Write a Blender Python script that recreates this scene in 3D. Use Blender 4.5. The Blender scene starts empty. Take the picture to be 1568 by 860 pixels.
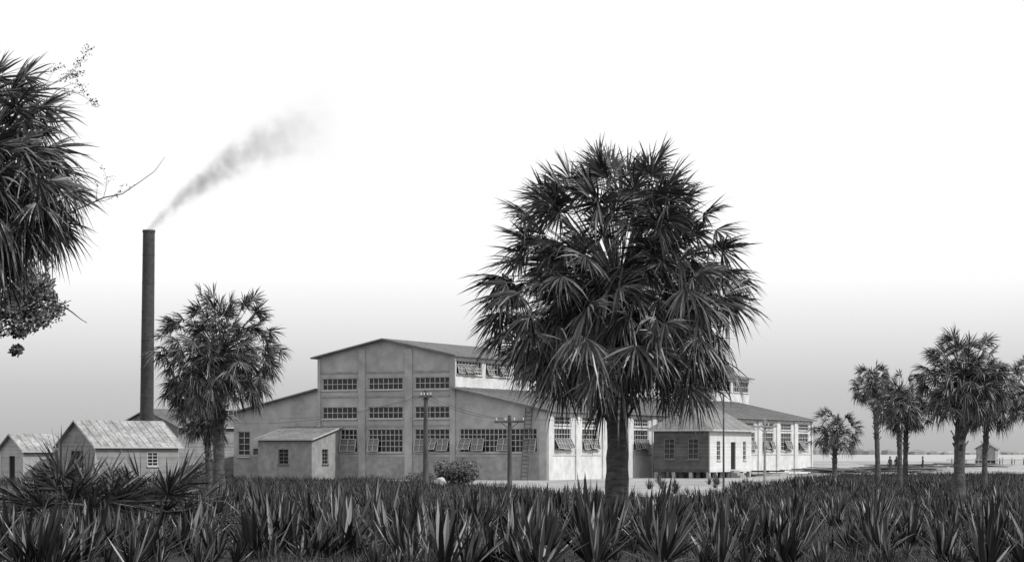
import bpy, math, random
import numpy as np
from mathutils import Vector, Matrix
from math import sin, cos, pi, radians

scene = bpy.context.scene
R0 = random.Random(7)

# ------------------------------------------------------------------ materials
def new_mat(name):
    m = bpy.data.materials.new(name); m.use_nodes = True
    return m, m.node_tree, m.node_tree.nodes['Principled BSDF']

def grey(v): return (v, v, v, 1)

def mat_island(name, lo, hi, rough=0.5, spec=0.5, top=None):
    m, nt, b = new_mat(name)
    g = nt.nodes.new('ShaderNodeNewGeometry')
    r = nt.nodes.new('ShaderNodeValToRGB')
    e = r.color_ramp.elements
    e[0].color = grey(lo); e[1].color = grey(top or hi)
    e[0].position = 0.2
    if top:
        k = e.new(.8); k.color = grey(hi)
    nt.links.new(g.outputs['Random Per Island'], r.inputs[0])
    nt.links.new(r.outputs[0], b.inputs['Base Color'])
    b.inputs['Roughness'].default_value = rough
    b.inputs['Specular IOR Level'].default_value = spec
    return m

def mat_noise(name, lo, hi, scale=1.0, rough=0.8, stretch=(1,1,1), detail=8, bump=0.0, p0=0.3, p1=0.7, fine=None, spec=0.3):
    m, nt, b = new_mat(name)
    tc = nt.nodes.new('ShaderNodeTexCoord')
    mp = nt.nodes.new('ShaderNodeMapping'); mp.inputs['Scale'].default_value = stretch
    n = nt.nodes.new('ShaderNodeTexNoise'); n.inputs['Scale'].default_value = scale; n.inputs['Detail'].default_value = detail
    n.inputs['Roughness'].default_value = 0.65
    r = nt.nodes.new('ShaderNodeValToRGB')
    r.color_ramp.elements[0].color = grey(lo); r.color_ramp.elements[1].color = grey(hi)
    r.color_ramp.elements[0].position = p0; r.color_ramp.elements[1].position = p1
    nt.links.new(tc.outputs['Object'], mp.inputs[0]); nt.links.new(mp.outputs[0], n.inputs['Vector'])
    nt.links.new(n.outputs[0], r.inputs[0])
    out = r.outputs[0]
    if fine:
        mp2 = nt.nodes.new('ShaderNodeMapping'); mp2.inputs['Scale'].default_value = fine[2] if len(fine) > 2 else (1,1,1)
        nt.links.new(tc.outputs['Object'], mp2.inputs[0])
        n2 = nt.nodes.new('ShaderNodeTexNoise'); n2.inputs['Scale'].default_value = fine[0]; n2.inputs['Detail'].default_value = 6
        nt.links.new(mp2.outputs[0], n2.inputs['Vector'])
        r2 = nt.nodes.new('ShaderNodeValToRGB')
        r2.color_ramp.elements[0].color = grey(1-fine[1]); r2.color_ramp.elements[1].color = grey(1)
        r2.color_ramp.elements[0].position = 0.35; r2.color_ramp.elements[1].position = 0.6
        nt.links.new(n2.outputs[0], r2.inputs[0])
        mx = nt.nodes.new('ShaderNodeMix'); mx.data_type = 'RGBA'; mx.blend_type = 'MULTIPLY'; mx.inputs[0].default_value = 1
        nt.links.new(out, mx.inputs[6]); nt.links.new(r2.outputs[0], mx.inputs[7])
        out = mx.outputs[2]
    nt.links.new(out, b.inputs['Base Color'])
    b.inputs['Roughness'].default_value = rough
    b.inputs['Specular IOR Level'].default_value = spec
    if bump:
        bp = nt.nodes.new('ShaderNodeBump'); bp.inputs['Strength'].default_value = bump; bp.inputs['Distance'].default_value = 0.05
        nt.links.new(n.outputs[0], bp.inputs['Height']); nt.links.new(bp.outputs[0], b.inputs['Normal'])
    return m

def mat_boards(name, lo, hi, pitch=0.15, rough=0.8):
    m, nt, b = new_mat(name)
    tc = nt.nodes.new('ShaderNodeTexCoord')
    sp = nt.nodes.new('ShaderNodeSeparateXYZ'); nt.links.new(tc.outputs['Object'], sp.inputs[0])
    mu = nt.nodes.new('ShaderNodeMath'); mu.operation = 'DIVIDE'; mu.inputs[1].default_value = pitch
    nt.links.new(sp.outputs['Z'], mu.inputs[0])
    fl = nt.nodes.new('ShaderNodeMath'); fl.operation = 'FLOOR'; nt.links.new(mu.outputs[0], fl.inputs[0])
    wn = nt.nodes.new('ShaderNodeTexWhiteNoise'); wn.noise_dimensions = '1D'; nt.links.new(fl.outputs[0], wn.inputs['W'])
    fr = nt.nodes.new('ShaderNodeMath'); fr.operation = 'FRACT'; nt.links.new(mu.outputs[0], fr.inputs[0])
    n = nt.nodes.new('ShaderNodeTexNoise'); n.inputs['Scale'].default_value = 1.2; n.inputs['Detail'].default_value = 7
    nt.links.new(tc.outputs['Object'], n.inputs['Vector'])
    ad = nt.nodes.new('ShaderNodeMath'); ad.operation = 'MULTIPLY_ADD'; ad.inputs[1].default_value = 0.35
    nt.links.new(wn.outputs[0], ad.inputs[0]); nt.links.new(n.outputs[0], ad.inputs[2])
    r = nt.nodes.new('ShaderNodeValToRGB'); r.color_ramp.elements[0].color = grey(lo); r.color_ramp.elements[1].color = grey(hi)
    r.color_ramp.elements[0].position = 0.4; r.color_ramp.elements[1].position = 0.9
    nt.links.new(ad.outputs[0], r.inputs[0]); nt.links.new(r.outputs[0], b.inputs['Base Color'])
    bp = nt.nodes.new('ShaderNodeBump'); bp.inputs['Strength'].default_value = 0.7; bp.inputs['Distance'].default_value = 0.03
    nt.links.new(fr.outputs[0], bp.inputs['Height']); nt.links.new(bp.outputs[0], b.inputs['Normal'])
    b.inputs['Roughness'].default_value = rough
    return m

M_leaf   = mat_island('palm_leaf', 0.028, 0.095, 0.42, 0.45, .26)  # pale top stop puts light highlight strokes into some segments' colour
M_dead   = mat_island('dead_frond', 0.08, 0.30, 0.7, 0.3, .5)
M_yucca  = mat_island('yucca_leaf', 0.016, 0.06, 0.5, 0.35, .34)  # few bright leaves: highlights put into the leaf colour
M_grass  = mat_island('grass_blade', 0.015, 0.06, 0.7, 0.2, .15)
M_oak    = mat_island('oak_leaf', 0.025, 0.09, 0.5, 0.4, .16)
M_trunk  = mat_noise('palm_trunk', 0.025, 0.13, 3.0, 0.9, (1,1,3), 9, 0.8)
M_bark   = mat_noise('bark', 0.03, 0.09, 4.0, 0.9, (1,1,.4), 8, 0.6)
M_stucco = mat_noise('stucco_wall', 0.31, 0.49, 0.28, 0.9, (1,1,.8), 12, 0.03, 0.32, 0.68, (1.1, .2))
M_stuccoD= mat_noise('stucco_plinth', 0.24, 0.38, 0.6, 0.9, (1,1,.7), 10, 0.03, 0.3, 0.7, (2.0, .22))
M_stuccoLit  = mat_noise('stucco_wall_sunlit', 0.50, 0.70, 0.5, 0.85, (1,1,.6), 10, 0.05, 0.3, 0.65, (1.5, .16))  # factory stucco lightened: sunlight on the side walls put into colour
M_trim   = mat_noise('painted_trim', 0.4, 0.55, 3.0, 0.7)
M_trimD  = mat_noise('weathered_trim', 0.12, 0.22, 3.0, 0.8)
M_roof   = mat_noise('dark_roofing', 0.09, 0.17, 0.5, 0.85, (1,1,1), 10, 0.1, 0.3, 0.7, (3.0, .3))
M_metal  = mat_noise('tin_roof', 0.22, 0.45, 0.7, 0.55, (1,1,1), 10, 0.0, 0.35, 0.65, (4.0, .35))
M_roofM  = mat_noise('shingle_roof', 0.15, 0.27, 0.9, 0.85, (1,1,1), 9, 0.1, 0.3, 0.7, (6.0, .35))
M_boardD = mat_boards('shaded_dark_boards', 0.05, 0.12)  # cottage faces turned from the sun: shade put into board colour; also a door
M_boardM = mat_boards('grey_boards', 0.2, 0.34)
M_boardL = mat_boards('light_boards', 0.34, 0.5)
M_boardLit = mat_boards('sunlit_boards', 0.56, 0.72)  # sunlit cottage and workshop sides: sunlight put into the board colour
M_wood   = mat_noise('pole_wood', 0.04, 0.12, 3.0, 0.9, (1,1,.2), 8)
M_woodL  = mat_noise('light_wood', 0.2, 0.36, 3.0, 0.9, (1,1,.2), 8)
M_steel  = mat_noise('stack_iron', 0.03, 0.08, 0.5, 0.7, (1,1,.3), 9, 0.0, .3, .7, (3.0,.3))
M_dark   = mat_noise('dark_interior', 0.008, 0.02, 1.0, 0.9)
M_soil   = mat_noise('grassy_soil', 0.012, 0.045, 0.25, 0.95, (1,1,1), 12, 0.0, .3, .7, (2.0,.5))
M_sand   = mat_noise('sand', 0.22, 0.44, 0.12, 0.95, (1,.5,1), 12, 0.0, .35, .65, (0.8,.3))
M_rock   = mat_noise('rock', 0.3, 0.45, 2.0, 0.9)
M_water  = mat_noise('water_surface', 0.30, 0.42, 0.02, 0.6, (1,4,1), 6)
M_cloth  = mat_noise('dark_cloth', 0.02, 0.05, 8.0, 0.9)
M_far    = mat_noise('distant_foliage', 0.18, 0.27, 0.1, 0.9)  # raised tone: distance haze put into the foliage colour

m, nt, b = new_mat('window_glass'); M_glass = m
b.inputs['Base Color'].default_value = grey(0.02); b.inputs['Roughness'].default_value = 0.15
m, nt, b = new_mat('sash_glass'); M_sash = m
b.inputs['Base Color'].default_value = grey(0.13); b.inputs['Roughness'].default_value = 0.2  # grey base stands in for sky reflected by the tilted panes

# ------------------------------------------------------------------ mesh builder
class MB:
    def __init__(s): s.V = []; s.F = []; s.M = []; s.mats = []
    def mi(s, m):
        if m not in s.mats: s.mats.append(m)
        return s.mats.index(m)
    def poly(s, pts, m):
        i = len(s.V); s.V.extend([tuple(p) for p in pts]); s.F.append(tuple(range(i, i+len(pts)))); s.M.append(s.mi(m))
    def box(s, x0, x1, y0, y1, z0, z1, m):
        i = len(s.V)
        s.V += [(x0,y0,z0),(x1,y0,z0),(x1,y1,z0),(x0,y1,z0),(x0,y0,z1),(x1,y0,z1),(x1,y1,z1),(x0,y1,z1)]
        for f in ((0,3,2,1),(4,5,6,7),(0,1,5,4),(1,2,6,5),(2,3,7,6),(3,0,4,7)):
            s.F.append(tuple(i+k for k in f)); s.M.append(s.mi(m))
    def beam(s, p, q, w, h, m, up=(0,0,1)):
        p = Vector(p); q = Vector(q); d = (q-p).normalized(); up = Vector(up)
        if abs(d.dot(up)) > 0.98: up = Vector((1,0,0))
        a = d.cross(up).normalized()*(w/2); c = a.cross(d).normalized()*(h/2)
        i = len(s.V)
        for o in (p, q):
            for t in (-a-c, a-c, a+c, -a+c): s.V.append(tuple(o+t))
        for f in ((0,1,2,3),(7,6,5,4),(0,4,5,1),(1,5,6,2),(2,6,7,3),(3,7,4,0)):
            s.F.append(tuple(i+k for k in f)); s.M.append(s.mi(m))
    def slab(s, pts, th, m, m2=None):
        m2 = m2 or m
        n = len(pts); top = [Vector(p) for p in pts]; bot = [p-Vector((0,0,th)) for p in top]
        i = len(s.V); s.V += [tuple(p) for p in top+bot]
        s.F.append(tuple(range(i, i+n))); s.M.append(s.mi(m))
        s.F.append(tuple(range(i+2*n-1, i+n-1, -1))); s.M.append(s.mi(m))
        for k in range(n):
            j = (k+1) % n
            s.F.append((i+k, i+n+k, i+n+j, i+j)); s.M.append(s.mi(m2))
    def tube(s, pts, rads, n, m, rng=None, jit=0.0, cap=True):
        i = len(s.V); P = [Vector(p) for p in pts]
        for k, p in enumerate(P):
            d = (P[min(k+1, len(P)-1)] - P[max(k-1, 0)]).normalized()
            a = d.cross(Vector((0,0,1)) if abs(d.z) < .9 else Vector((1,0,0))).normalized(); c = d.cross(a)
            for j in range(n):
                t = 2*pi*j/n; r = rads[k]*(1 + (rng.uniform(-jit, jit) if rng else 0))
                s.V.append(tuple(p + a*cos(t)*r + c*sin(t)*r))
        for k in range(len(P)-1):
            for j in range(n):
                s.F.append((i+k*n+j, i+k*n+(j+1)%n, i+(k+1)*n+(j+1)%n, i+(k+1)*n+j)); s.M.append(s.mi(m))
        if cap:
            s.F.append(tuple(i+(len(P)-1)*n+j for j in range(n))); s.M.append(s.mi(m))
            s.F.append(tuple(i+j for j in range(n-1,-1,-1))); s.M.append(s.mi(m))
    def obj(s, name, parent=None, loc=None, smooth=False):
        me = bpy.data.meshes.new(name); me.from_pydata(s.V, [], s.F)
        for m in s.mats: me.materials.append(m)
        me.polygons.foreach_set('material_index', s.M)
        if smooth: me.polygons.foreach_set('use_smooth', [True]*len(s.F))
        me.update()
        o = bpy.data.objects.new(name, me); scene.collection.objects.link(o)
        if parent: o.parent = parent
        if loc: o.location = loc
        return o

def empty(name, x, y, rot=0.0, z=0.0):
    e = bpy.data.objects.new(name, None); scene.collection.objects.link(e)
    e.location = (x, y, z); e.rotation_euler = (0,0,rot); e.empty_display_size = 1
    return e

def wall(B, o, u, n, U0, U1, V0, V1, holes, m, depth=0.22):
    o, u, n = Vector(o), Vector(u), Vector(n); z = Vector((0,0,1))
    us = sorted(set([U0, U1] + [h[0] for h in holes] + [h[1] for h in holes]))
    vs = sorted(set([V0, V1] + [h[2] for h in holes] + [h[3] for h in holes]))
    for a, b_ in zip(us, us[1:]):
        for c, d in zip(vs, vs[1:]):
            uc, vc = (a+b_)/2, (c+d)/2
            if any(h[0] < uc < h[1] and h[2] < vc < h[3] for h in holes): continue
            B.poly([o+u*a+z*c, o+u*b_+z*c, o+u*b_+z*d, o+u*a+z*d], m)
    for (a, b_, c, d) in holes:
        i = -n*depth
        for p, q in (((a,c),(b_,c)),((b_,c),(b_,d)),((b_,d),(a,d)),((a,d),(a,c))):
            P = o+u*p[0]+z*p[1]; Q = o+u*q[0]+z*q[1]
            B.poly([P, Q, Q+i, P+i], m)

def window(B, o, u, n, a, b_, c, d, cols, rows, tilt=None, rng=R0, frame=None, glassdepth=0.16, bar=0.05):
    frame = frame or M_trim
    o, u, n = Vector(o), Vector(u), Vector(n); z = Vector((0,0,1))
    g = -n*glassdepth
    B.poly([o+u*a+z*c+g, o+u*b_+z*c+g, o+u*b_+z*d+g, o+u*a+z*d+g], M_glass)
    f = -n*(glassdepth-0.05)
    cells = [a+(b_-a)*k/cols for k in range(cols+1)]
    for k, x in enumerate(cells):
        x = min(max(x, a+bar/2+.003), b_-bar/2-.003)
        B.beam(o+u*x+z*(c+.004)+f, o+u*x+z*(d-.004)+f, bar*(1.6 if k in (0, cols) else 1), 0.05, frame, up=n)
    for k in range(rows+1):
        y = c+(d-c)*k/rows; y = min(max(y, c+bar/2+.003), d-bar/2-.003)
        ff = -n*(glassdepth-0.085)
        B.beam(o+u*(a+.004)+z*y+ff, o+u*(b_-.004)+z*y+ff, 0.03, bar, frame)
    B.beam(o+u*(a-.06)+z*(c-.05)+n*.05, o+u*(b_+.06)+z*(c-.05)+n*.05, 0.14, 0.09, frame)
    if tilt:
        v0, v1 = tilt; ns = max(1, round((b_-a)/1.2)); w = (b_-a)/ns
        for k in range(ns):
            if rng.random() < 0.2: continue
            x0 = a+w*k+.06; x1 = a+w*(k+1)-.06
            ang = radians(rng.choice([14, 20, 26, 34])); L = v1-v0
            dv = (-z*cos(ang) + n*sin(ang))
            top = o+z*v1+n*0.03
            A = top+u*x0; C = top+u*x1
            B.poly([A, C, C+dv*L, A+dv*L], M_sash)
            nn = n*cos(ang)*.03 + z*sin(ang)*.03
            for xx in (x0, (x0+x1)/2, x1):
                B.beam(top+u*xx+nn, top+u*xx+dv*L+nn, .045, .04, frame, up=n)
            for tt in (0, .5, 1):
                B.beam(A+dv*L*tt+nn*1.9, C+dv*L*tt+nn*1.9, .04, .045, frame)
            B.beam(o+u*x0+z*v0+n*.02, o+u*x0+z*v1+dv*L*.95+n*.05, .025, .025, frame)

# ------------------------------------------------------------------ ground
B = MB(); B.poly([(-4000,-60,0),(4000,-60,0),(4000,9000,0),(-4000,9000,0)], M_soil); B.obj('ground')
sand_pts = [(-14,203),(-12.2,190),(-7.2,176),(-2,160),(2.2,135),(5.8,122),(9.3,118),(13.2,130),(18.7,165),(26.8,210),(34.2,232),(57,243),(98,256),(260,300),(260,560),(-120,560),(-120,232),(-20,216)]
rs = random.Random(3); poly = []
for k in range(len(sand_pts)):
    p = sand_pts[k]; q = sand_pts[(k+1) % len(sand_pts)]
    N = 14 if k < 12 else 3
    for j in range(N):
        t = j/N; jx = rs.uniform(-.5,.5); jy = rs.uniform(-2.2,2.2)
        if k >= 12: jx = jy = 0
        poly.append((p[0]+(q[0]-p[0])*t+jx, p[1]+(q[1]-p[1])*t+jy))
B = MB(); B.poly([(x,y,.004) for x,y in poly], M_sand); B.obj('sand_yard')
B = MB(); B.poly([(-4000,520,.03),(4000,520,.03),(4000,8900,.03),(-4000,8900,.03)], M_water); B.obj('water')

PX = np.array([p[0] for p in poly]); PY = np.array([p[1] for p in poly])
def in_sand(x, y):
    c = np.zeros(len(x), bool); j = len(PX)-1
    for i in range(len(PX)):
        cond = (PY[i] > y) != (PY[j] > y)
        xi = (PX[j]-PX[i])*(y-PY[i])/(PY[j]-PY[i]+1e-12)+PX[i]
        c ^= cond & (x < xi); j = i
    return c

B = MB(); rs = random.Random(5)
for k in range(520):
    x = -900+k*3.6+rs.uniform(-2,2); y = 1500+rs.uniform(-30,30); h = rs.uniform(1.5,4.6)*(1+.4*sin(k*.05)); w = rs.uniform(3,7)
    n = 6
    B.V += [(x, y, h)] + [(x+w*cos(2*pi*j/n), y+w*sin(2*pi*j/n), h*rs.uniform(.45,.75)) for j in range(n)] + [(x+w*1.1*cos(2*pi*j/n), y+w*1.1*sin(2*pi*j/n), 0) for j in range(n)]
    i = len(B.V)-(2*n+1)
    for j in range(n):
        B.F.append((i, i+1+j, i+1+(j+1)%n)); B.M.append(B.mi(M_far))
        B.F.append((i+1+j, i+1+n+j, i+1+n+(j+1)%n, i+1+(j+1)%n)); B.M.append(0)
B.obj('distant_trees')

# ------------------------------------------------------------------ factory
ROT = -radians(26.2)
fac = empty('factory_building', 2.89, 187, ROT)
LEN = 71.0; WL = 66.8
W, C0, C1, CM = 30.4, 8.75, 21.8, 15.27
ZE, ZW, ZC, ZP = 5.7, 7.65, 10.4, 11.8
X = (1,0,0); NF = (0,-1,0)
B = MB()
low_r = [(-8.1,-0.95,2.3,4.25)]
wall(B, (0,0,0), X, NF, -C0, 0, 0, ZE, low_r, M_stucco)
bays = [(9.05,12.35),(13.5,16.85),(17.95,21.4)]
cen = []
for k,(a,b_) in enumerate(bays):
    cen.append((-b_,-a,7.6,8.6)); cen.append((-b_,-a,5.15,6.15))
    cen.append((-b_ if k<2 else -19.6, -a, 2.3, 4.25))
wall(B, (0,0,0), X, NF, -C1, -C0, 0, ZC, cen, M_stucco)
lw = [(-30.0,-28.75,1.9,4.1),(-28.4,-27.4,0,2.6)]
wall(B, (0,0,0), X, NF, -W, -C1, 0, ZE, lw, M_stucco)
B.poly([(-C0,0,ZE),(0,0,ZE),(-C0,0,ZW)], M_stucco)
B.poly([(-W,0,ZE),(-C1,0,ZE),(-C1,0,ZW)], M_stucco)
B.poly([(-C1,0,ZC),(-C0,0,ZC),(-CM,0,ZP)], M_stucco)
S = (0,1,0); NR = (1,0,0)
sideh = []
for k in range(12):
    t = 1.35+5.55*k
    sideh += [(t,t+3.3,4.6,5.25),(t,t+3.3,2.45,4.25)]
wall(B, (0,0,0), S, NR, 0, WL, 0, ZE, sideh, M_stuccoLit)
cl = []
for k in range(13):
    t = .7+5.45*k
    cl.append((t, t+4.75, 8.85, 10.0))
wall(B, (-C0,0,0), S, NR, 0, LEN, 5.9, ZC, cl, M_stuccoLit)
B.poly([(-W,0,0),(-W,WL,0),(-W,WL,ZE),(-W,0,ZE)], M_stuccoLit)
B.poly([(-C1,0,5.9),(-C1,LEN,5.9),(-C1,LEN,ZC),(-C1,0,ZC)], M_stuccoLit)
B.poly([(-W,WL,0),(0,WL,0),(0,WL,ZE),(-C0,WL,ZW),(-C1,WL,ZW),(-W,WL,ZE)], M_stucco)
B.poly([(-C1,LEN,0),(-C0,LEN,0),(-C0,LEN,ZC),(-CM,LEN,ZP),(-C1,LEN,ZC)], M_stucco)
B.poly([(-C0,WL,0),(-C0,LEN,0),(-C0,LEN,5.9),(-C0,WL,5.9)], M_stuccoLit)
B.poly([(-C1,WL,0),(-C1,LEN,0),(-C1,LEN,5.9),(-C1,WL,5.9)], M_stuccoLit)
B.obj('walls', fac)
B = MB()
for a, b_ in ((12.55,13.25),(17.1,17.75)):
    B.box(-b_,-a,-.14,-.002,0,11.0,M_stucco)
for a, b_ in ((C0-.28,C0+.2),(C1-.28,C1+.0),(0.0,.7)):
    B.box(-b_,-a,-.12,-.002,0,ZC-.1 if a>1 else ZE-.05,M_stucco)
for z, x0, x1 in ((4.45,-C1+.3,-C0-.3),(6.95,-C1+.3,-C0-.3),(9.0,-C1+.3,-C0-.3)):
    B.box(x0,x1,-.05,-.003,z,z+.16,M_stuccoD)
B.box(-W,-0.72,-.06,-.003,1.93,2.1,M_stucco)
B.box(-W,-.72,-.04,-.003,0,1.93,M_stuccoD)
for k in range(13):
    t = 5.55*k
    B.box(.003,.14,max(t-.15,.0),t+.75 if k<12 else WL,0,ZE-.05,M_stuccoLit)
B.box(.003,.05,.8,WL,2.0,2.14,M_trim)
B.obj('pilasters_and_bands', fac)
B = MB(); rw = random.Random(11)
window(B,(0,0,0),X,NF,*low_r[0],18,4,tilt=(2.35,3.4),rng=rw)
for h in cen:
    wdt = h[1]-h[0]
    if h[3] > 5: window(B,(0,0,0),X,NF,*h,7,2,rng=rw)
    else: window(B,(0,0,0),X,NF,*h,max(4,int(wdt*2.4)),4,tilt=(2.35,3.4),rng=rw)
window(B,(0,0,0),X,NF,*lw[0],2,4,rng=rw)
B.box(-28.4,-27.4,.12,.16,0,2.6,M_boardD)
for h in sideh:
    if h[2] > 4.5: window(B,(0,0,0),S,NR,*h,6,2,rng=rw)
    else: window(B,(0,0,0),S,NR,*h,6,4,tilt=(2.5,3.4),rng=rw)
for h in cl: window(B,(-C0,0,0),S,NR,*h,8,2,tilt=(8.9,9.65) if rw.random()<.8 else None,rng=rw)
B.obj('windows', fac)
B = MB(); e=.5
rise = (ZW-ZE)/C0
B.slab([(-C0+.01,-e,ZW+.12),(e,-e,ZE+.12-rise*e),(e,WL+e,ZE+.12-rise*e),(-C0+.01,WL+e,ZW+.12)],.12,M_roof,M_trimD)
r2 = (ZW-ZE)/(W-C1)
B.slab([(-C1-.01,-e,ZW+.12),(-C1-.01,WL+e,ZW+.12),(-W-e,WL+e,ZE+.12-r2*e),(-W-e,-e,ZE+.12-r2*e)],.12,M_roof,M_trimD)
r3 = (ZP-ZC)/(CM-C0)
B.slab([(-CM,-e,ZP+.13),(-C0+e,-e,ZC+.13-r3*e),(-C0+e,LEN+e,ZC+.13-r3*e),(-CM,LEN+e,ZP+.13)],.13,M_roof,M_trimD)
B.slab([(-CM-.002,-e,ZP+.13),(-CM-.002,LEN+e,ZP+.13),(-C1-e,LEN+e,ZC+.13-r3*e),(-C1-e,-e,ZC+.13-r3*e)],.13,M_roof,M_trimD)
for k in range(1, 34):
    y = k*2.0
    B.beam((-C0+.05,y,ZW+.13),(e,y,ZE+.13-rise*e),.06,.03,M_trimD)
for k in range(60):
    y = .5+k*1.1
    B.beam((.02,y,ZE-.02),(e-.03,y,ZE-rise*e-.05),.08,.12,M_trimD)
B.obj('roof', fac)

# front annex
ann = empty('annex_shed', 2.89-.897*19.7-.441*4.55, 187+.441*19.7-.897*4.55, ROT)
B = MB(); aw, ad_ = 5.3, 4.5
fh = [(-3.3,-2.3,1.3,2.55)]; sh = [(1.7,2.7,1.3,2.55)]
wall(B,(0,0,0),X,NF,-aw,0,0,3.4,fh,M_stuccoD)
wall(B,(0,0,0),S,NR,0,ad_,0,3.4,sh,M_stuccoD)
B.poly([(0,0,3.4),(0,ad_,3.4),(0,ad_,4.35)],M_stuccoD); B.poly([(-aw,0,3.4),(-aw,ad_,3.4),(-aw,ad_,4.35)],M_stuccoD)
B.poly([(-aw,0,0),(-aw,ad_,0),(-aw,ad_,3.4),(-aw,0,3.4)],M_stuccoD)
window(B,(0,0,0),X,NF,*fh[0],2,4,frame=M_trimD); window(B,(0,0,0),S,NR,*sh[0],2,4,frame=M_trimD)
B.obj('walls', ann)
B = MB(); B.slab([(-aw-.3,-.4,3.42),(.35,-.4,3.42),(.35,ad_-.02,4.5),(-aw-.3,ad_-.02,4.5)],.12,M_roofM,M_trim)
for k in range(1,9): B.beam((-aw-.3+k*.66,-.4,3.43),(-aw-.3+k*.66,ad_-.02,4.51),.05,.04,M_roofM)
B.obj('roof', ann)

# ------------------------------------------------------------------ generic gable building
def gable_house(name, x, y, rot, F, SL, ze, zp, mw, mr, front_h, side_h, base=0.0, door=None, sdoor=None, ribs=True, mside=None, over=.35, trim=None):
    E = empty(name, x, y, rot); B = MB(); mside = mside or mw; trim = trim or M_trim
    fo = list(front_h) + ([door] if door else [])
    so = list(side_h) + ([sdoor] if sdoor else [])
    wall(B,(0,0,0),X,NF,-F,0,base,ze,fo,mw,.12); wall(B,(0,0,0),S,NR,0,SL,base,ze,so,mside,.12)
    B.poly([(-F,0,ze),(0,0,ze),(-F/2,0,zp)],mw); B.poly([(-F,SL,base),(0,SL,base),(0,SL,ze),(-F/2,SL,zp),(-F,SL,ze)],mw)
    B.poly([(-F,0,base),(-F,SL,base),(-F,SL,ze),(-F,0,ze)],mw)
    B.obj('walls', E)
    B = MB()
    for h in front_h: window(B,(0,0,0),X,NF,*h,2,4,frame=trim,glassdepth=.1)
    for h in side_h: window(B,(0,0,0),S,NR,*h,2,4,frame=trim,glassdepth=.1)
    if door: B.box(door[0],door[1],.08,.11,door[2],door[3],M_dark)
    if sdoor: B.box(-.11,-.08,sdoor[0],sdoor[1],sdoor[2],sdoor[3],M_dark)
    for cx, cy in ((-.06,-.02),(-F+.06,-.02)): B.box(cx-.07,cx+.07,cy-.02,cy+.018,base,ze,trim)
    if B.F: B.obj('windows_and_trim', E)
    B = MB(); k = (zp-ze)/(F/2); o=over
    B.slab([(-F/2,-o,zp+.1),(o,-o,ze+.1-k*o),(o,SL+o,ze+.1-k*o),(-F/2,SL+o,zp+.1)],.1,mr,trim)
    B.slab([(-F/2-.002,-o,zp+.1),(-F/2-.002,SL+o,zp+.1),(-F-o,SL+o,ze+.1-k*o),(-F-o,-o,ze+.1-k*o)],.1,mr,trim)
    if ribs:
        n = int(SL/.6)
        for j in range(n+1):
            yy = -o+.05+j*(SL+2*o-.1)/n
            B.beam((-F/2,yy,zp+.12),(o,yy,ze+.12-k*o),.05,.05,mr)
    B.obj('roof', E)
    return E

gable_house('tin_roof_storehouse', -32.8, 180, -radians(50), 5.9, 7.6, 2.85, 4.75, M_boardM, M_metal, [], [(4.7,5.7,1.2,2.3)], door=(-3.9,-1.9,.0,2.4), mside=M_boardM)
gable_house('small_storehouse', -39.3, 184, -radians(50), 4.0, 3.6, 2.5, 3.7, M_boardL, M_metal, [], [], door=(-2.5,-1.5,.0,2.0))
gable_house('boiler_house', -29.6, 203, -radians(35), 7.5, 14, 4.6, 6.1, M_boardM, M_roof, [], [], ribs=False)
gable_house('workshop_building', -24.5, 214, -radians(62), 6.0, 9, 4.3, 5.6, M_boardL, M_roofM, [], [(1,2,1.6,2.9),(4,5,1.6,2.9)], ribs=False, mside=M_boardLit)
# ------------------------------------------------------------------ cottage (hip roof)
E = empty('wooden_cottage', 17.3, 200, ROT); F, SL, bs, ze, zp = 5.3, 10.5, .55, 4.35, 6.3
B = MB()
fh = [(-4.3,-3.3,1.7,3.5),(-2.05,-1.05,1.7,3.5)]; sh = [(1.7,2.6,1.6,3.3),(8.3,9.1,1.6,3.3)]; sd = (5.2,6.4,.75,3.2)
wall(B,(0,0,0),X,NF,-F,0,bs,ze,fh,M_boardD,.12); wall(B,(0,0,0),S,NR,0,SL,bs,ze,sh+[sd],M_boardLit,.12)
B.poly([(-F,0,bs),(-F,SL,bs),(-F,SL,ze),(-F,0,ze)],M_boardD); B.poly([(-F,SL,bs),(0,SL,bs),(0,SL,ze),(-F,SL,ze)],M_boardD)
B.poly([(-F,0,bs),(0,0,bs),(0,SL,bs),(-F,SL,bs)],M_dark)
B.obj('walls', E)
B = MB()
for h in fh: window(B,(0,0,0),X,NF,*h,2,4,frame=M_trimD,glassdepth=.1)
for h in sh: window(B,(0,0,0),S,NR,*h,2,4,frame=M_trim,glassdepth=.1)
B.box(-.11,-.08,sd[0],sd[1],sd[2],sd[3],M_dark)
B.box(-.07,.03,-.03,-.003,bs,ze,M_trim)
for i in range(4):
    for j in range(7):
        xx = -F+.2+i*(F-.4)/3; yy = .2+j*(SL-.4)/6
        B.box(xx-.15,xx+.15,yy-.15,yy+.15,0,bs-.004,M_stucco)
for k in range(3): B.box(.02,.35+.3*(2-k),5.1,6.5,.22*k+.01,.22*(k+1),M_woodL)
B.obj('windows_door_and_piers', E)
B = MB(); o=.45; zz = ze-.05
a=(-F-o,-o,zz); b1=(o,-o,zz); c=(o,SL+o,zz); d=(-F-o,SL+o,zz); r1=(-F/2,1.3,zp); r2_=(-F/2,SL-1.8,zp)
for q in ((a,b1,r1),(b1,c,r2_,r1),(c,d,r2_),(d,a,r1,r2_)): B.poly(q,M_roofM)
B.poly([a,d,c,b1],M_trimD)
for p,q in ((a,b1),(b1,c),(c,d),(d,a)): B.beam(Vector(p)-Vector((0,0,.08)),Vector(q)-Vector((0,0,.08)),.05,.14,M_trim)
B.obj('roof', E)

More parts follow.
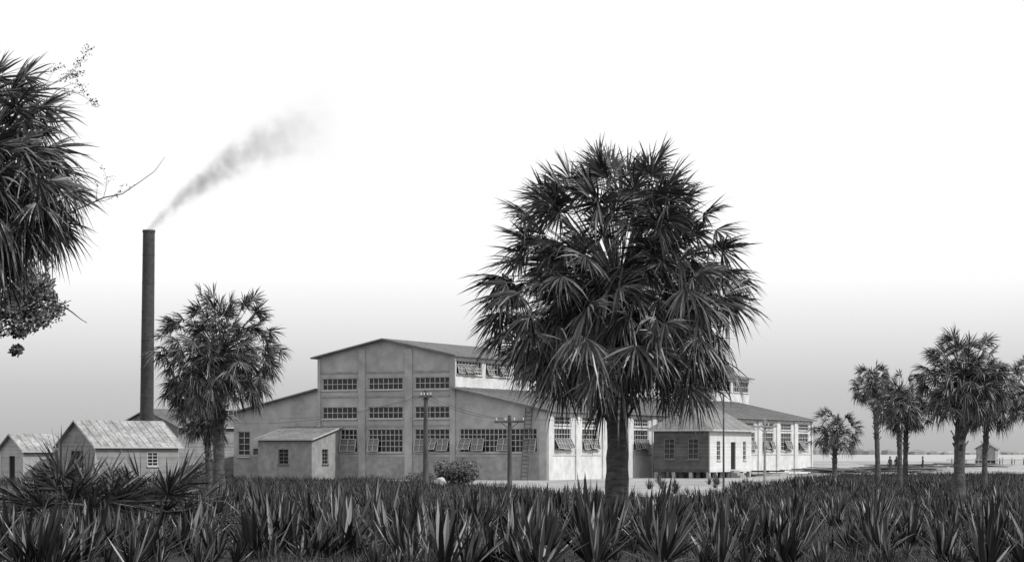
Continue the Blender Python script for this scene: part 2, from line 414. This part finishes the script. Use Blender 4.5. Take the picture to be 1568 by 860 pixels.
# ------------------------------------------------------------------ smokestack
B = MB(); zs = [0,3,6,9,12,15,18,21,21.65]
B.tube([(-.22+.25*z/21.6,0,z) for z in zs],[.62-.1*z/21.6 for z in zs],24,M_steel,cap=False)
for z in (2,4.5,7,9.5,12,14.5,17,19.5): 
    B.tube([(-.22+.25*z/21.6,0,z),(-.22+.25*z/21.6,0,z+.1)],[.635-.1*z/21.6]*2,24,M_steel)
B.tube([(.03,0,21.5),(.03,0,21.7)],[.56,.56],24,M_steel,cap=False)
B.tube([(.03,0,21.0),(.03,0,21.01)],[.5,.5],24,M_dark)
B.obj('smokestack', None, (-31.8,200,0), smooth=False)
def zc(x): return 1.05*x-.03*x*x
B = MB(); xs=[-.3+k*18.0/22 for k in range(23)]
B.tube([(x,0,zc(x)) for x in xs],[(.85+.27*max(x,0)) for x in xs],14,M_dark)
m = bpy.data.materials.new('smoke'); m.use_nodes = True; nt = m.node_tree
for nd in list(nt.nodes): nt.nodes.remove(nd)
out = nt.nodes.new('ShaderNodeOutputMaterial'); pv = nt.nodes.new('ShaderNodeVolumePrincipled')
pv.inputs['Color'].default_value = grey(.55); pv.inputs['Anisotropy'].default_value = 0.2
tc = nt.nodes.new('ShaderNodeTexCoord'); sp = nt.nodes.new('ShaderNodeSeparateXYZ'); nt.links.new(tc.outputs['Object'], sp.inputs[0])
def mth(op, a, b_=None, c=None, cl=False):
    nd = nt.nodes.new('ShaderNodeMath'); nd.operation = op; nd.use_clamp = cl
    for i, v in enumerate((a, b_, c)):
        if v is None: continue
        if isinstance(v, (int, float)): nd.inputs[i].default_value = v
        else: nt.links.new(v, nd.inputs[i])
    return nd.outputs[0]
x = sp.outputs['X']
zcn = mth('MULTIPLY', x, mth('MULTIPLY_ADD', x, -.03, 1.05))
dz = mth('SUBTRACT', sp.outputs['Z'], zcn)
rr = mth('SQRT', mth('ADD', mth('MULTIPLY', dz, dz), mth('MULTIPLY', sp.outputs['Y'], sp.outputs['Y'])))
Rr = mth('MULTIPLY_ADD', x, .19, .6)
fall = mth('SUBTRACT', 1.0, mth('DIVIDE', rr, Rr))
nz = nt.nodes.new('ShaderNodeTexNoise'); nz.inputs['Scale'].default_value = .8; nz.inputs['Detail'].default_value = 6; nz.inputs['Roughness'].default_value = .6
nt.links.new(tc.outputs['Object'], nz.inputs['Vector'])
dn = mth('ADD', fall, mth('MULTIPLY_ADD', nz.outputs[0], 3.8, -1.85))
dn = mth('MAXIMUM', dn, 0.0)
dn = mth('MULTIPLY', dn, mth('MULTIPLY', fall, 2.5, cl=True))
fade = mth('MAXIMUM', mth('SUBTRACT', 1.0, mth('DIVIDE', x, 16.8)), 0.0)
fade = mth('POWER', fade, 1.5)
dens = mth('MULTIPLY', mth('MULTIPLY', dn, fade), .85)
nt.links.new(dens, pv.inputs['Density']); nt.links.new(pv.outputs[0], out.inputs['Volume'])
B.mats = [m]
B.obj('smoke_plume', None, (-31.75,200,21.7))

# ------------------------------------------------------------------ palms
def frond(B, base, az, el, plen, R, dp, db, nseg, rng, mat, wfac=1.0, spread=112):
    d = Vector((cos(el)*cos(az), cos(el)*sin(az), sin(el))); p = Vector(base); st = 5; pts=[p.copy()]
    for k in range(st):
        d = (d + Vector((0,0,-dp/st))).normalized(); p = p + d*(plen/st); pts.append(p.copy())
    B.tube(pts,[.028,.024,.02,.016,.014,.012],3,mat,cap=False)
    f = d; s = f.cross(Vector((0,0,1)))
    s = s.normalized() if s.length > 1e-3 else Vector((1,0,0))
    roll = rng.uniform(-1.1,1.1); n = s.cross(f); s2 = s*cos(roll)+n*sin(roll); n2 = s2.cross(f)
    mi = B.mi(mat); sp_ = radians(spread*rng.uniform(.8,1.05))
    fold = rng.uniform(.1,.7)
    for k in range(nseg):
        if rng.random() < .06: continue
        th = -sp_ + 2*sp_*k/(nseg-1) + rng.uniform(-.05,.05)
        v = (f*cos(th) + s2*sin(th) - n2*fold*abs(sin(th)) + n2*rng.uniform(-.2,.2)).normalized()
        L = R*(.74+.26*cos(th*.8))*rng.uniform(.72,1.14)
        wv = (f*(-sin(th)) + s2*cos(th)); wv = (wv + n2*(.9 if k%2 else -.9)*rng.uniform(.3,1.2)).normalized()
        w = R*.029*wfac*(36/nseg)**.8
        dr = db*rng.uniform(.3,1.9)
        P = []
        for t, ww in ((.04,.25),(.40,1.0),(.72,.62),(1.0,0)):
            g = dr*L*(max(0,t-.25)**2)
            c = p + v*(L*t*(1-.15*dr*max(0,t-.5))) + Vector((0,0,-g))
            P.append((c, ww*w))
        i = len(B.V)
        for c, ww in P[:3]:
            B.V.append(tuple(c-wv*ww)); B.V.append(tuple(c+wv*ww))
        B.V.append(tuple(P[3][0]))
        B.F += [(i,i+1,i+3,i+2),(i+2,i+3,i+5,i+4),(i+4,i+5,i+6)]; B.M += [mi]*3

def palm(x, y, h, rc, nleaf, seed, trunk_r=.22, lean=(0,0), nseg=30, dead=8, squash=1.0, name='palm_tree', elmin=-42, top=88, R=None, wf=.85, below=.92, deadmin=-62):
    rng = random.Random(seed); E = empty(name, x, y)
    R = R or rc*.3
    B = MB(); K = 26; pts=[]; rad=[]
    for k in range(K+1):
        t = k/K
        pts.append((lean[0]*t*t, lean[1]*t*t, h*t))
        rad.append(trunk_r*(1.25-.3*min(1,t*4) + (.12 if t>.8 else 0))*rng.uniform(.93,1.07))
    B.tube(pts, rad, 14, M_trunk, rng, .06)
    nb = int(26*h/4)
    for k in range(nb):
        t = 1-(k/nb)*.6; a = k*2.399; r = trunk_r*1.02
        c = Vector((lean[0]*t*t, lean[1]*t*t, h*t)); o = Vector((cos(a),sin(a),0))
        q = c+o*r*.8; L = trunk_r*rng.uniform(.8,1.5)
        B.beam(q, q+o*L*.6+Vector((0,0,L)), trunk_r*.45, .04, M_trunk, up=o)
    B.obj('trunk', E)
    B = MB(); cx, cy = lean
    ph = [rng.uniform(0,6.28) for _ in range(4)]
    smin = sin(radians(elmin)); smax = sin(radians(top))
    for k in range(nleaf):
        t = (k+.5)/nleaf
        az = k*2.39996+rng.uniform(-.25,.25)
        el = math.asin(smax-(smax-smin)*t)+radians(rng.uniform(-7,7))
        lump = 1+.07*sin(2*az+ph[0])+.06*sin(3*el*2+ph[1]+az)
        lay = 1.0 if rng.random() < .5 else rng.uniform(.5,.88)
        T = rc*lump*lay*rng.uniform(.92,1.05)
        if sin(el) > .3: T *= squash
        if el < -.2: T *= below
        r_ = R*rng.uniform(.8,1.15)
        pl = max(.22*rc, T-r_*.95)
        b = (cx+.12*cos(az), cy+.12*sin(az), h-.1-.3*t)
        frond(B, b, az, el, pl, r_, .16+.22*t, .2+.4*t, nseg, rng, M_leaf, wf)
    for k in range(dead):
        az = rng.uniform(0,2*pi); el = radians(rng.uniform(deadmin,-12)); L = rc*rng.uniform(.45,.88)
        frond(B, (cx+.15*cos(az),cy+.15*sin(az),h-.3), az, el, max(.3,L-R*.8), R*rng.uniform(.7,.95), .35, 1.0, nseg-8, rng, M_dead if rng.random()<.5 else M_leaf, .8, 80)
    B.obj('crown', E)
    return E

palm(2.85, 62, 7.2, 4.5, 330, 21, .31, (.02,0), 34, 85, .9, elmin=-46, R=1.15, wf=.85, below=.98, deadmin=-68)  # dead skirt enlarged; its pale fronds also stand in for bright crown highlights
palm(-14.1, 110, 7.3, 3.35, 250, 5, .27, (.0,0), 26, 26, .98, elmin=-50, R=.92, below=1.0)
palm(-15.1, 114, 4.3, 1.7, 60, 6, .17, (-.2,0), 20, 12, R=.7)
palm(-14.35, 60, 9.9, 3.75, 250, 14, .3, (-.0,0), 34, 30, .98, elmin=-52, R=1.2)
palm(28.0, 175, 7.6, 2.1, 95, 31, .2, (-.35,0), 20, 14, R=.72)
palm(24.7, 175, 4.0, 2.2, 70, 32, .2, (.05,0), 20, 3, R=.8)
palm(19.35, 99, 5.75, 2.3, 180, 33, .25, (.25,0), 24, 24, R=.76, elmin=-50)
palm(25.45, 150, 5.9, 2.2, 105, 34, .17, (-.1,0), 20, 14, R=.74)
palm(26.15, 152, 5.2, 2.0, 95, 35, .17, (.1,0), 20, 10, R=.72)
palm(31.0, 150, 5.6, 2.4, 120, 36, .18, (.3,0), 20, 12, R=.78)
palm(34.4, 152, 6.6, 2.5, 110, 37, .18, (0,0), 20, 12, R=.78)

def palmetto(x, y, h, n, seed):
    rng = random.Random(seed); B = MB()
    for k in range(n):
        az = rng.uniform(0,2*pi); el = radians(rng.uniform(22,86)); L = h*rng.uniform(.7,1.05)
        frond(B, (rng.uniform(-.25,.25),rng.uniform(-.25,.25),0), az, el, L*.6, L*.4, .2, .08, 28, rng, M_leaf, .75, 105)
    B.obj('saw_palmetto', None, (x,y,0))
palmetto(-11.2, 57.0, 2.95, 42, 1)
palmetto(-9.2, 58.5, 2.8, 36, 2)
palmetto(-12.8, 62, 2.2, 22, 3)
palmetto(-13.8, 66, 2.0, 20, 5)

# ------------------------------------------------------------------ yucca field
def rosette(rng, n, L, spreadang, w0):
    V=[]; F=[]
    for k in range(n):
        az = k*2.39996+rng.uniform(-.4,.4); t = k/n
        el = radians(90-spreadang*t**1.0+rng.uniform(-9,9)); l = L*rng.uniform(.62,1.1)*(1-.08*t); w = w0*rng.uniform(.75,1.2)
        h = rng.uniform(.02,.2)*L
        d = Vector((cos(el)*cos(az),cos(el)*sin(az),sin(el))); s = Vector((-sin(az),cos(az),0)); nn = s.cross(d)
        o = Vector((.07*cos(az),.07*sin(az),h*(1-t)))
        i=len(V); bend = rng.uniform(-.03,.16)
        for tt, ww in ((0,.6),(.3,1.0),(.65,.72)):
            c = o+d*l*tt+Vector((0,0,-bend*l*tt*tt))
            V += [c-s*w*ww+nn*w*ww*.45, c, c+s*w*ww+nn*w*ww*.45]
        V.append(o+d*l+Vector((0,0,-bend*l)))
        F += [(i,i+1,i+4,i+3),(i+1,i+2,i+5,i+4),(i+3,i+4,i+7,i+6),(i+4,i+5,i+8,i+7),(i+6,i+7,i+9,i+9),(i+7,i+8,i+9,i+9)]
    return np.array([tuple(v) for v in V]), F
ry = random.Random(23)
variants = [rosette(ry, ry.choice([18,24,30,38]), 1.0, ry.choice([40,52,64,76]), ry.choice([.034,.040,.047])) for _ in range(18)]
allV=[]; allF=[]; off=0; placed=[]
def addyucca(x, y, s, sx=1.0):
    global off
    V,F = variants[ry.randrange(18)]; a = ry.uniform(0,2*pi); c,sn = cos(a),sin(a)
    tx, ty = ry.uniform(-.25,.25), ry.uniform(-.22,.22)
    Xn = (V[:,0]*c-V[:,1]*sn)*s*sx + V[:,2]*tx*s; Yn = (V[:,0]*sn+V[:,1]*c)*s*sx+V[:,2]*ty*s
    allV.append(np.stack([Xn+x, Yn+y, V[:,2]*s],1))
    allF.extend([tuple(off+i for i in (f[:3] if f[2]==f[3] else f)) for f in F]); off += len(V)
# the plants grow in colonies: one tall parent with offsets, bare ground between
tries=0
while tries < 1500:
    tries += 1
    y = 45.5+ry.random()**1.15*42; x = ry.uniform(-.28,.28)*y
    cl = .5+.35*sin(x*.62+1.3*sin(y*.31))+.35*sin(y*.5+x*.4+2)
    if ry.random() > cl+.22: continue
    md = 1.35
    if any((x-a)**2+(y-b_)**2 < md*md for a,b_ in placed): continue
    if x > 9 and y > 62 and ry.random() < .4: continue
    placed.append((x,y))
    s = (.85+.55*cl)*ry.uniform(.75,1.3)
    if x > 3: s *= .9
    s = min(s, max(.5, (2.4-50*y/3500)*ry.uniform(.78,1.12)))
    addyucca(x,y,s)
    for _ in range(ry.choice([0,1,2,3,4])):
        a_ = ry.uniform(0,6.28); r_ = ry.uniform(.25,.65)
        addyucca(x+r_*cos(a_), y+r_*sin(a_), s*ry.uniform(.4,.8))
for px_, y_, s_ in ((-9.6,52,1.6),(-7.6,56,1.5),(1.9,56,1.75),(3.6,57,1.7),(-4.9,58,1.5),(-5.5,52.5,1.6),(2.3,58,1.5),(3.3,55,1.45),(-3.7,60,1.4),(6.0,54,1.35),(8.6,55,1.3),(9.4,60,1.2),(-2.0,54,1.45),(-10.7,50,1.4),(4.8,51,1.3)):
    addyucca(px_,y_,s_); addyucca(px_+.35,y_+.3,s_*.85); addyucca(px_-.3,y_+.2,s_*.7)
for _ in range(130):
    y = ry.uniform(88,165); x = ry.uniform(.06,.26)*y
    addyucca(x,y,ry.uniform(.45,.9))
me = bpy.data.meshes.new('yucca_field'); me.from_pydata(np.concatenate(allV).tolist(), [], allF); me.materials.append(M_yucca)
o = bpy.data.objects.new('yucca_field', me); scene.collection.objects.link(o)

# ------------------------------------------------------------------ grass
rg = np.random.default_rng(4)
def grass(name, N, y0, y1, xf, hmin, hmax, w):
    y = y0+(y1-y0)*rg.random(N)**.9; x = rg.uniform(-xf,xf,N)*y
    cl = np.sin(x*.9+np.sin(y*.37)*2)*np.sin(y*.33+x*.2)+.6*np.sin(x*2.3+y*.8)
    keep = ~in_sand(x+rg.normal(0,.5,N), y+rg.normal(0,2.0,N)) & (rg.random(N) < .5+.45*cl)
    lx = (x-2.89)*.897-(y-187)*.441; ly = (x-2.89)*.441+(y-187)*.897
    keep &= ~((lx<.2)&(lx>-31)&(ly>-.2))
    x=x[keep]; y=y[keep]; n=len(x); cl=cl[keep]
    h = rg.uniform(hmin,hmax,n)*(1+.45*cl.clip(-1,1)); a = rg.uniform(0,2*pi,n); ww=w*rg.uniform(.6,1.3,n)
    P0 = np.stack([x-ww*np.cos(a),y-ww*np.sin(a),np.zeros(n)],1); P1=np.stack([x+ww*np.cos(a),y+ww*np.sin(a),np.zeros(n)],1)
    P2 = np.stack([x+rg.normal(0,.35,n)*h,y+rg.normal(0,.35,n)*h,h],1)
    V = np.stack([P0,P1,P2],1).reshape(-1,3)
    me = bpy.data.meshes.new(name); me.vertices.add(3*n); me.vertices.foreach_set('co', V.ravel())
    me.loops.add(3*n); me.loops.foreach_set('vertex_index', np.arange(3*n)); me.polygons.add(n)
    me.polygons.foreach_set('loop_start', np.arange(n)*3); me.update(calc_edges=True)
    me.materials.append(M_grass); o = bpy.data.objects.new(name, me); scene.collection.objects.link(o)
grass('meadow_grass', 120000, 80, 236, .27, .15, .45, .035)
grass('undergrowth_grass', 70000, 44, 88, .28, .1, .34, .014)

# ------------------------------------------------------------------ leafy clumps
def leaves(B, c, r, n, size, rng, mat):
    mi = B.mi(mat)
    for _ in range(n):
        while True:
            v = Vector((rng.uniform(-1,1),rng.uniform(-1,1),rng.uniform(-1,1)))
            if .15 < v.length < 1: break
        p = Vector(c)+Vector((v.x*r[0],v.y*r[1],v.z*r[2]))
        a = Vector((rng.gauss(0,1),rng.gauss(0,1),rng.gauss(0,1))).normalized(); b_ = a.orthogonal().normalized()
        l = size*rng.uniform(.6,1.4); w = l*.4; i=len(B.V)
        B.V += [tuple(p),tuple(p+a*l*.5+b_*w),tuple(p+a*l),tuple(p+a*l*.5-b_*w)]; B.F.append((i,i+1,i+2,i+3)); B.M.append(mi)

def twig(B, p, d, L, r, depth, rng, tips, sides=6, pk=.8):
    p = Vector(p); d = Vector(d).normalized(); pts=[p]; st=5
    for k in range(st):
        d = (d+Vector((rng.uniform(-.22,.22),rng.uniform(-.22,.22),rng.uniform(-.18,.2)))).normalized()
        pts.append(pts[-1]+d*L/st)
    B.tube(pts,[r*(1-.6*k/st) for k in range(st+1)],sides,M_bark,cap=False)
    tips.append((pts[-1],depth)); tips.append((pts[-2],depth))
    if depth > 0:
        for k in (2,3,4,5):
            if rng.random() < pk:
                dd = (d+Vector((rng.uniform(-.8,.8),rng.uniform(-.8,.8),rng.uniform(-.5,.7)))).normalized()
                twig(B, pts[k], dd, L*.55, r*.5, depth-1, rng, tips, sides, pk)

E = empty('live_oak_tree', -20.0, 75); B = MB(); rng = random.Random(8); tips=[]
B.tube([(0,0,0),(.1,0,1.5),(.2,0,3.5),(.3,.1,5.5),(.35,0,7.5),(.4,0,10)],[.42,.34,.3,.26,.2,.1],12,M_bark,rng,.08)
for z, d, L in ((5.6,(1,.1,.05),3.0),(6.3,(1,-.2,.2),3.3),(7.0,(1,.2,.1),3.3),(6.8,(-.7,.3,.5),3),(8.0,(-.8,-.2,.6),2.8),(9.4,(.2,.2,1),3),(5,(-1,-.3,.3),3.5)):
    twig(B,(.3,0,z),d,L,.11,2,rng,tips)
B.obj('trunk_and_limbs', E)
B = MB()
for p, dpt in tips:
    if dpt <= 1 and p.x < 4.9: leaves(B, p, (.36,.36,.28), 45, .12, rng, M_oak)
for c_, r_ in (((4.0,0,7.6),.5),((4.5,0,7.9),.5),((3.9,0,7.0),.4),((4.7,0,7.55),.3),((3.8,.1,6.3),.28),((4.1,.1,6.75),.3),((3.9,0,8.2),.4),((3.7,.1,5.7),.22)):
    leaves(B, c_, (r_,r_,r_*.75), 200, .11, rng, M_oak)
B.obj('foliage', E)
# sparse branches of the oak reaching past the left palm
B = MB(); rng = random.Random(4); tips=[]
bp_ = [(-2.2,0,-.9),(-1.0,0,-.45),(0,0,0),(.5,0,.1),(.95,.05,.42),(1.35,.1,.72),(1.62,.1,1.1)]
B.tube(bp_,[.035,.026,.018,.013,.010,.008,.004],5,M_bark,cap=False)
for p_, d_, l_ in (((-.2,0,-.1),(.3,0,1),.5),((0,0,0),(.4,0,1),.55),((-.2,0,-.1),(1,0,-.1),.7)):
    twig(B,p_,d_,l_,.008,1,rng,tips,4,.5)
for p,_ in tips: leaves(B,p,(.08,.08,.07),3,.05,rng,M_oak)
tips=[]
twig(B,(-2.2,0,2.95),(1,0,.0),1.7,.014,1,rng,tips,4,.9); twig(B,(-2.2,.1,2.75),(1,0,.08),1.5,.012,1,rng,tips,4,.9)
for p,_ in tips: leaves(B,p,(.16,.14,.1),22,.05,rng,M_oak)
B.obj('oak_branch', E, (20.0-10.9,-14,9.15))

E = empty('bush', -3.95, 164); B = MB(); rng = random.Random(6); tips=[]
for k in range(12):
    a=k*2.4; twig(B,(.2*cos(a),.2*sin(a),0),(cos(a)*.9,sin(a)*.9,.9),1.2,.03,1,rng,tips)
B.obj('stems', E); B = MB()
for p,dp_ in tips: leaves(B,(p.x,p.y,max(.25,p.z)),(.45,.45,.36),28,.16,rng,M_oak)
leaves(B,(0,0,.7),(1.5,1.2,.7),900,.17,rng,M_oak)
B.obj('foliage', E)
for (bx,by,sc,sd) in ((-6.9,170,.8,9),(-31,178,1.0,10),(-26,186,.9,12),(13,128,.6,13)):
    B = MB(); rng = random.Random(sd)
    leaves(B,(0,0,.45*sc),(1.4*sc,1.1*sc,.5*sc),500,.15,rng,M_oak); leaves(B,(.6*sc,0,.8*sc),(.6*sc,.6*sc,.4*sc),160,.15,rng,M_oak)
    B.obj('shrub', None, (bx,by,0))

def rock(x,y,r,seed):
    import bmesh
    bm = bmesh.new(); bmesh.ops.create_icosphere(bm, subdivisions=3, radius=r); rr_ = random.Random(seed)
    ph=[rr_.uniform(0,6) for _ in range(6)]
    for v in bm.verts:
        n_ = v.co.normalized(); k = 1+.13*sin(3*n_.x+ph[0])+.1*sin(5*n_.y+ph[1])+.08*sin(7*n_.z+4*n_.x+ph[2]); v.co = n_*r*k; v.co.z*=.8
    me = bpy.data.meshes.new('boulder'); bm.to_mesh(me); me.materials.append(M_rock)
    for p in me.polygons: p.use_smooth=True
    o = bpy.data.objects.new('boulder', me); o.location=(x,y,r*.6); scene.collection.objects.link(o)
rock(-4.95,158,.42,1)

# ------------------------------------------------------------------ poles, wires, ladder
def pole(name, x, y, h, r, arms, mat=M_wood, rot=0, lean=0):
    B = MB(); rng = random.Random(int(x*10)+50)
    B.tube([(lean*t,0,h*t) for t in (0,.2,.4,.6,.8,1)],[r*(1.15-.35*t) for t in (0,.2,.4,.6,.8,1)],10,mat,rng,.04)
    for (z,w) in arms:
        B.beam((-w/2,-r-.03,z),(w/2,-r-.03,z+.03),.1,.15,mat,up=(0,0,1))
        B.beam((-w*.3,-r-.09,z),(0,-r-.09,z-.5),.03,.06,mat); B.beam((w*.3,-r-.09,z),(0,-r-.09,z-.5),.03,.06,mat)
        for k in range(4):
            xx = -w/2+.12+k*(w-.24)/3
            B.tube([(xx,-r-.03,z+.06),(xx,-r-.03,z+.17),(xx,-r-.03,z+.28)],[.04,.065,.04],8,M_trim)
    o = B.obj(name, None, (x,y,0)); o.rotation_euler=(0,0,rot); return o
pole('utility_pole', -6.03, 160, 6.65, .19, [(6.2,.9)], M_wood)
pole('utility_pole', -.15, 150, 4.75, .15, [(4.3,2.0)], M_wood)
pole('utility_pole', 12.96, 140, 5.9, .06, [], M_wood)
pole('utility_pole', 19.35, 175, 4.8, .09, [(4.25,1.9)], M_woodL)
def wire(B, p, q, sag, r=.012):
    p=Vector(p); q=Vector(q); pts=[]
    for k in range(13):
        t=k/12; c=p.lerp(q,t); c.z -= sag*4*t*(1-t); pts.append(c)
    B.tube(pts,[r]*13,4,M_wood,cap=False)
B = MB()
wire(B,(-6.03,160,6.4),(-20,196,5.2),.5); wire(B,(-6.2,160,6.2),(-24,198.5,4.8),.6)
wire(B,(-6.0,160,6.3),(-.4,150,4.5),.25); wire(B,(.3,150,4.5),(12.96,140,5.5),.5,.009); wire(B,(-.6,150,4.5),(-6,160,6.1),.3)
B.obj('power_lines')
E = MB()
lp = Vector((2.89-.897*1.6,187+.441*1.6,0)); n_=Vector((-.441,-.897,0)); u_=Vector((.897,-.441,0))
bot = lp+n_*1.1; top = lp+n_*.15+Vector((0,0,5.9))
for sgn in (-.3,.3): E.beam(bot+u_*sgn, top+u_*sgn, .09,.09,M_wood)
for k in range(1,18):
    c = bot.lerp(top,k/18); E.beam(c-u_*.3,c+u_*.3,.06,.06,M_wood)
E.obj('ladder')

# ------------------------------------------------------------------ right background
B = MB(); rng=random.Random(2)
for k in range(12):
    xx = k*2.1; B.tube([(xx,0,-.2),(xx+rng.uniform(-.05,.05),0,1.2+rng.uniform(-.3,.4))],[.1,.09],7,M_woodL); B.tube([(xx,2.2,-.2),(xx,2.2,1.2)],[.1,.1],7,M_woodL)
B.box(-1,24,-.2,2.4,.8,.92,M_woodL)
B.obj('wooden_jetty', None, (77,398,0))
gable_house('boathouse', 84.5, 400, radians(-20), 3.2, 4.0, 2.9, 3.9, M_boardM, M_roofM, [(-2.3,-1.2,1.4,2.4)], [], ribs=False, trim=M_trimD)
for (lx,ly,ll,sd) in ((33,236,6,1),(41,250,7,2),(46,262,5,3),(22,212,3,4),(52,300,9,5),(66,330,8,6)):
    B = MB(); rng=random.Random(sd)
    for k in range(22):
        a=rng.uniform(-.25,.25); c=Vector((rng.uniform(-2,2),rng.uniform(-.7,.7),.08+rng.random()*.55)); l=ll*rng.uniform(.3,.6); v=Vector((cos(a),sin(a),rng.uniform(-.04,.04)))*l
        B.beam(c-v,c+v,.22,.07,M_wood if rng.random()<.5 else M_woodL)
    B.obj('lumber_pile', None, (lx,ly,0))

def person(x, y, rot, pose, hgt=1.72):
    V=[(0,0,.93),(0,0,1.15),(0,0,1.38),(0,0,1.5),(0,.01,1.6),(0,.02,1.7),
       (.1,0,.88),(.11,.05*pose,.5),(.12,-.12*pose,.06),(.12,.08-.12*pose,.03),
       (-.1,0,.88),(-.11,.12*pose,.5),(-.12,.2*pose,.06),(-.12,.08+.2*pose,.03),
       (.19,0,1.4),(.26,-.05,1.13),(.28,.1*pose,.88),(.28,.12*pose,.8),(-.19,0,1.4),(-.26,-.05,1.13),(-.27,.12*pose,.88),(-.27,.14*pose,.8)]
    Ed=[(0,1),(1,2),(2,3),(3,4),(4,5),(0,6),(6,7),(7,8),(8,9),(0,10),(10,11),(11,12),(12,13),(2,14),(14,15),(15,16),(16,17),(2,18),(18,19),(19,20),(20,21)]
    Rd=[.15,.14,.16,.06,.1,.08,.1,.07,.045,.04,.1,.07,.045,.04,.075,.05,.038,.03,.075,.05,.038,.03]
    E_=empty('person',x,y,rot)
    me=bpy.data.meshes.new('body'); me.from_pydata(V,Ed,[]); me.materials.append(M_cloth); o=bpy.data.objects.new('body',me); scene.collection.objects.link(o); o.parent=E_
    sk=o.modifiers.new('skin','SKIN'); 
    for i,r in enumerate(Rd): me.skin_vertices[0].data[i].radius=(r,r*.8 if i<3 else r)
    me.skin_vertices[0].data[0].use_root=True
    ss=o.modifiers.new('sub','SUBSURF'); ss.levels=1; ss.render_levels=1
    B=MB(); B.tube([(0,0,1.68),(0,0,1.7),(0,0,1.71),(0,0,1.8)],[.18,.18,.1,.085],14,M_cloth); B.obj('hat',E_)
for p in ((43.0,260,.5,1.0),(43.9,261,2.6,.3),(46.9,261,1.2,.9)):
    try: person(*p)
    except Exception as ex: print('person', ex)

# ------------------------------------------------------------------ light
S_ = Vector((.906*cos(radians(42)), -.423*cos(radians(42)), sin(radians(42))))
sun = bpy.data.lights.new('sun','SUN'); sun.energy = 3.1; sun.angle = radians(.6); sun.color=(1,.99,.98)
so = bpy.data.objects.new('sun', sun); scene.collection.objects.link(so); so.rotation_euler = S_.to_track_quat('Z','Y').to_euler()

w = bpy.data.worlds.new('World'); scene.world = w; w.use_nodes = True; nt = w.node_tree
bg = nt.nodes['Background']; bg.inputs['Strength'].default_value = .1
sky = nt.nodes.new('ShaderNodeTexSky'); sky.sky_type='NISHITA'; sky.sun_disc=False; sky.sun_elevation=radians(42); sky.sun_rotation=math.atan2(S_.x,S_.y)
sky.dust_density=3.0
bw = nt.nodes.new('ShaderNodeRGBToBW'); nt.links.new(sky.outputs[0], bw.inputs[0])
tc = nt.nodes.new('ShaderNodeTexCoord'); sp = nt.nodes.new('ShaderNodeSeparateXYZ'); nt.links.new(tc.outputs['Generated'], sp.inputs[0])
mr = nt.nodes.new('ShaderNodeMapRange'); mr.inputs[1].default_value=0; mr.inputs[2].default_value=.1; nt.links.new(sp.outputs['Z'], mr.inputs[0])
rp = nt.nodes.new('ShaderNodeValToRGB'); nt.links.new(mr.outputs[0], rp.inputs[0])
e = rp.color_ramp.elements; e[0].position=0; e[0].color=grey(.47); e[1].position=.74; e[1].color=grey(1.0)
x_=e.new(.28); x_.color=grey(.60); x_=e.new(.55); x_.color=grey(.83)
m1 = nt.nodes.new('ShaderNodeMath'); m1.operation='MULTIPLY'; m1.inputs[1].default_value=9.8; nt.links.new(rp.outputs[0], m1.inputs[0])
m2 = nt.nodes.new('ShaderNodeMath'); m2.operation='MULTIPLY_ADD'; m2.inputs[1].default_value=.06; nt.links.new(bw.outputs[0], m2.inputs[0]); nt.links.new(m1.outputs[0], m2.inputs[2])
nt.links.new(m2.outputs[0], bg.inputs['Color'])

# ------------------------------------------------------------------ camera
cam = bpy.data.cameras.new('camera'); co = bpy.data.objects.new('camera', cam); scene.collection.objects.link(co)
co.location=(0,0,2.4); co.rotation_euler=(radians(90),0,0); cam.lens=80.36; cam.sensor_width=36; cam.shift_y=260/1568; cam.clip_end=12000; cam.clip_start=.5
scene.camera = co
scene.view_settings.view_transform='Standard'; scene.view_settings.look='None'; scene.view_settings.exposure=0
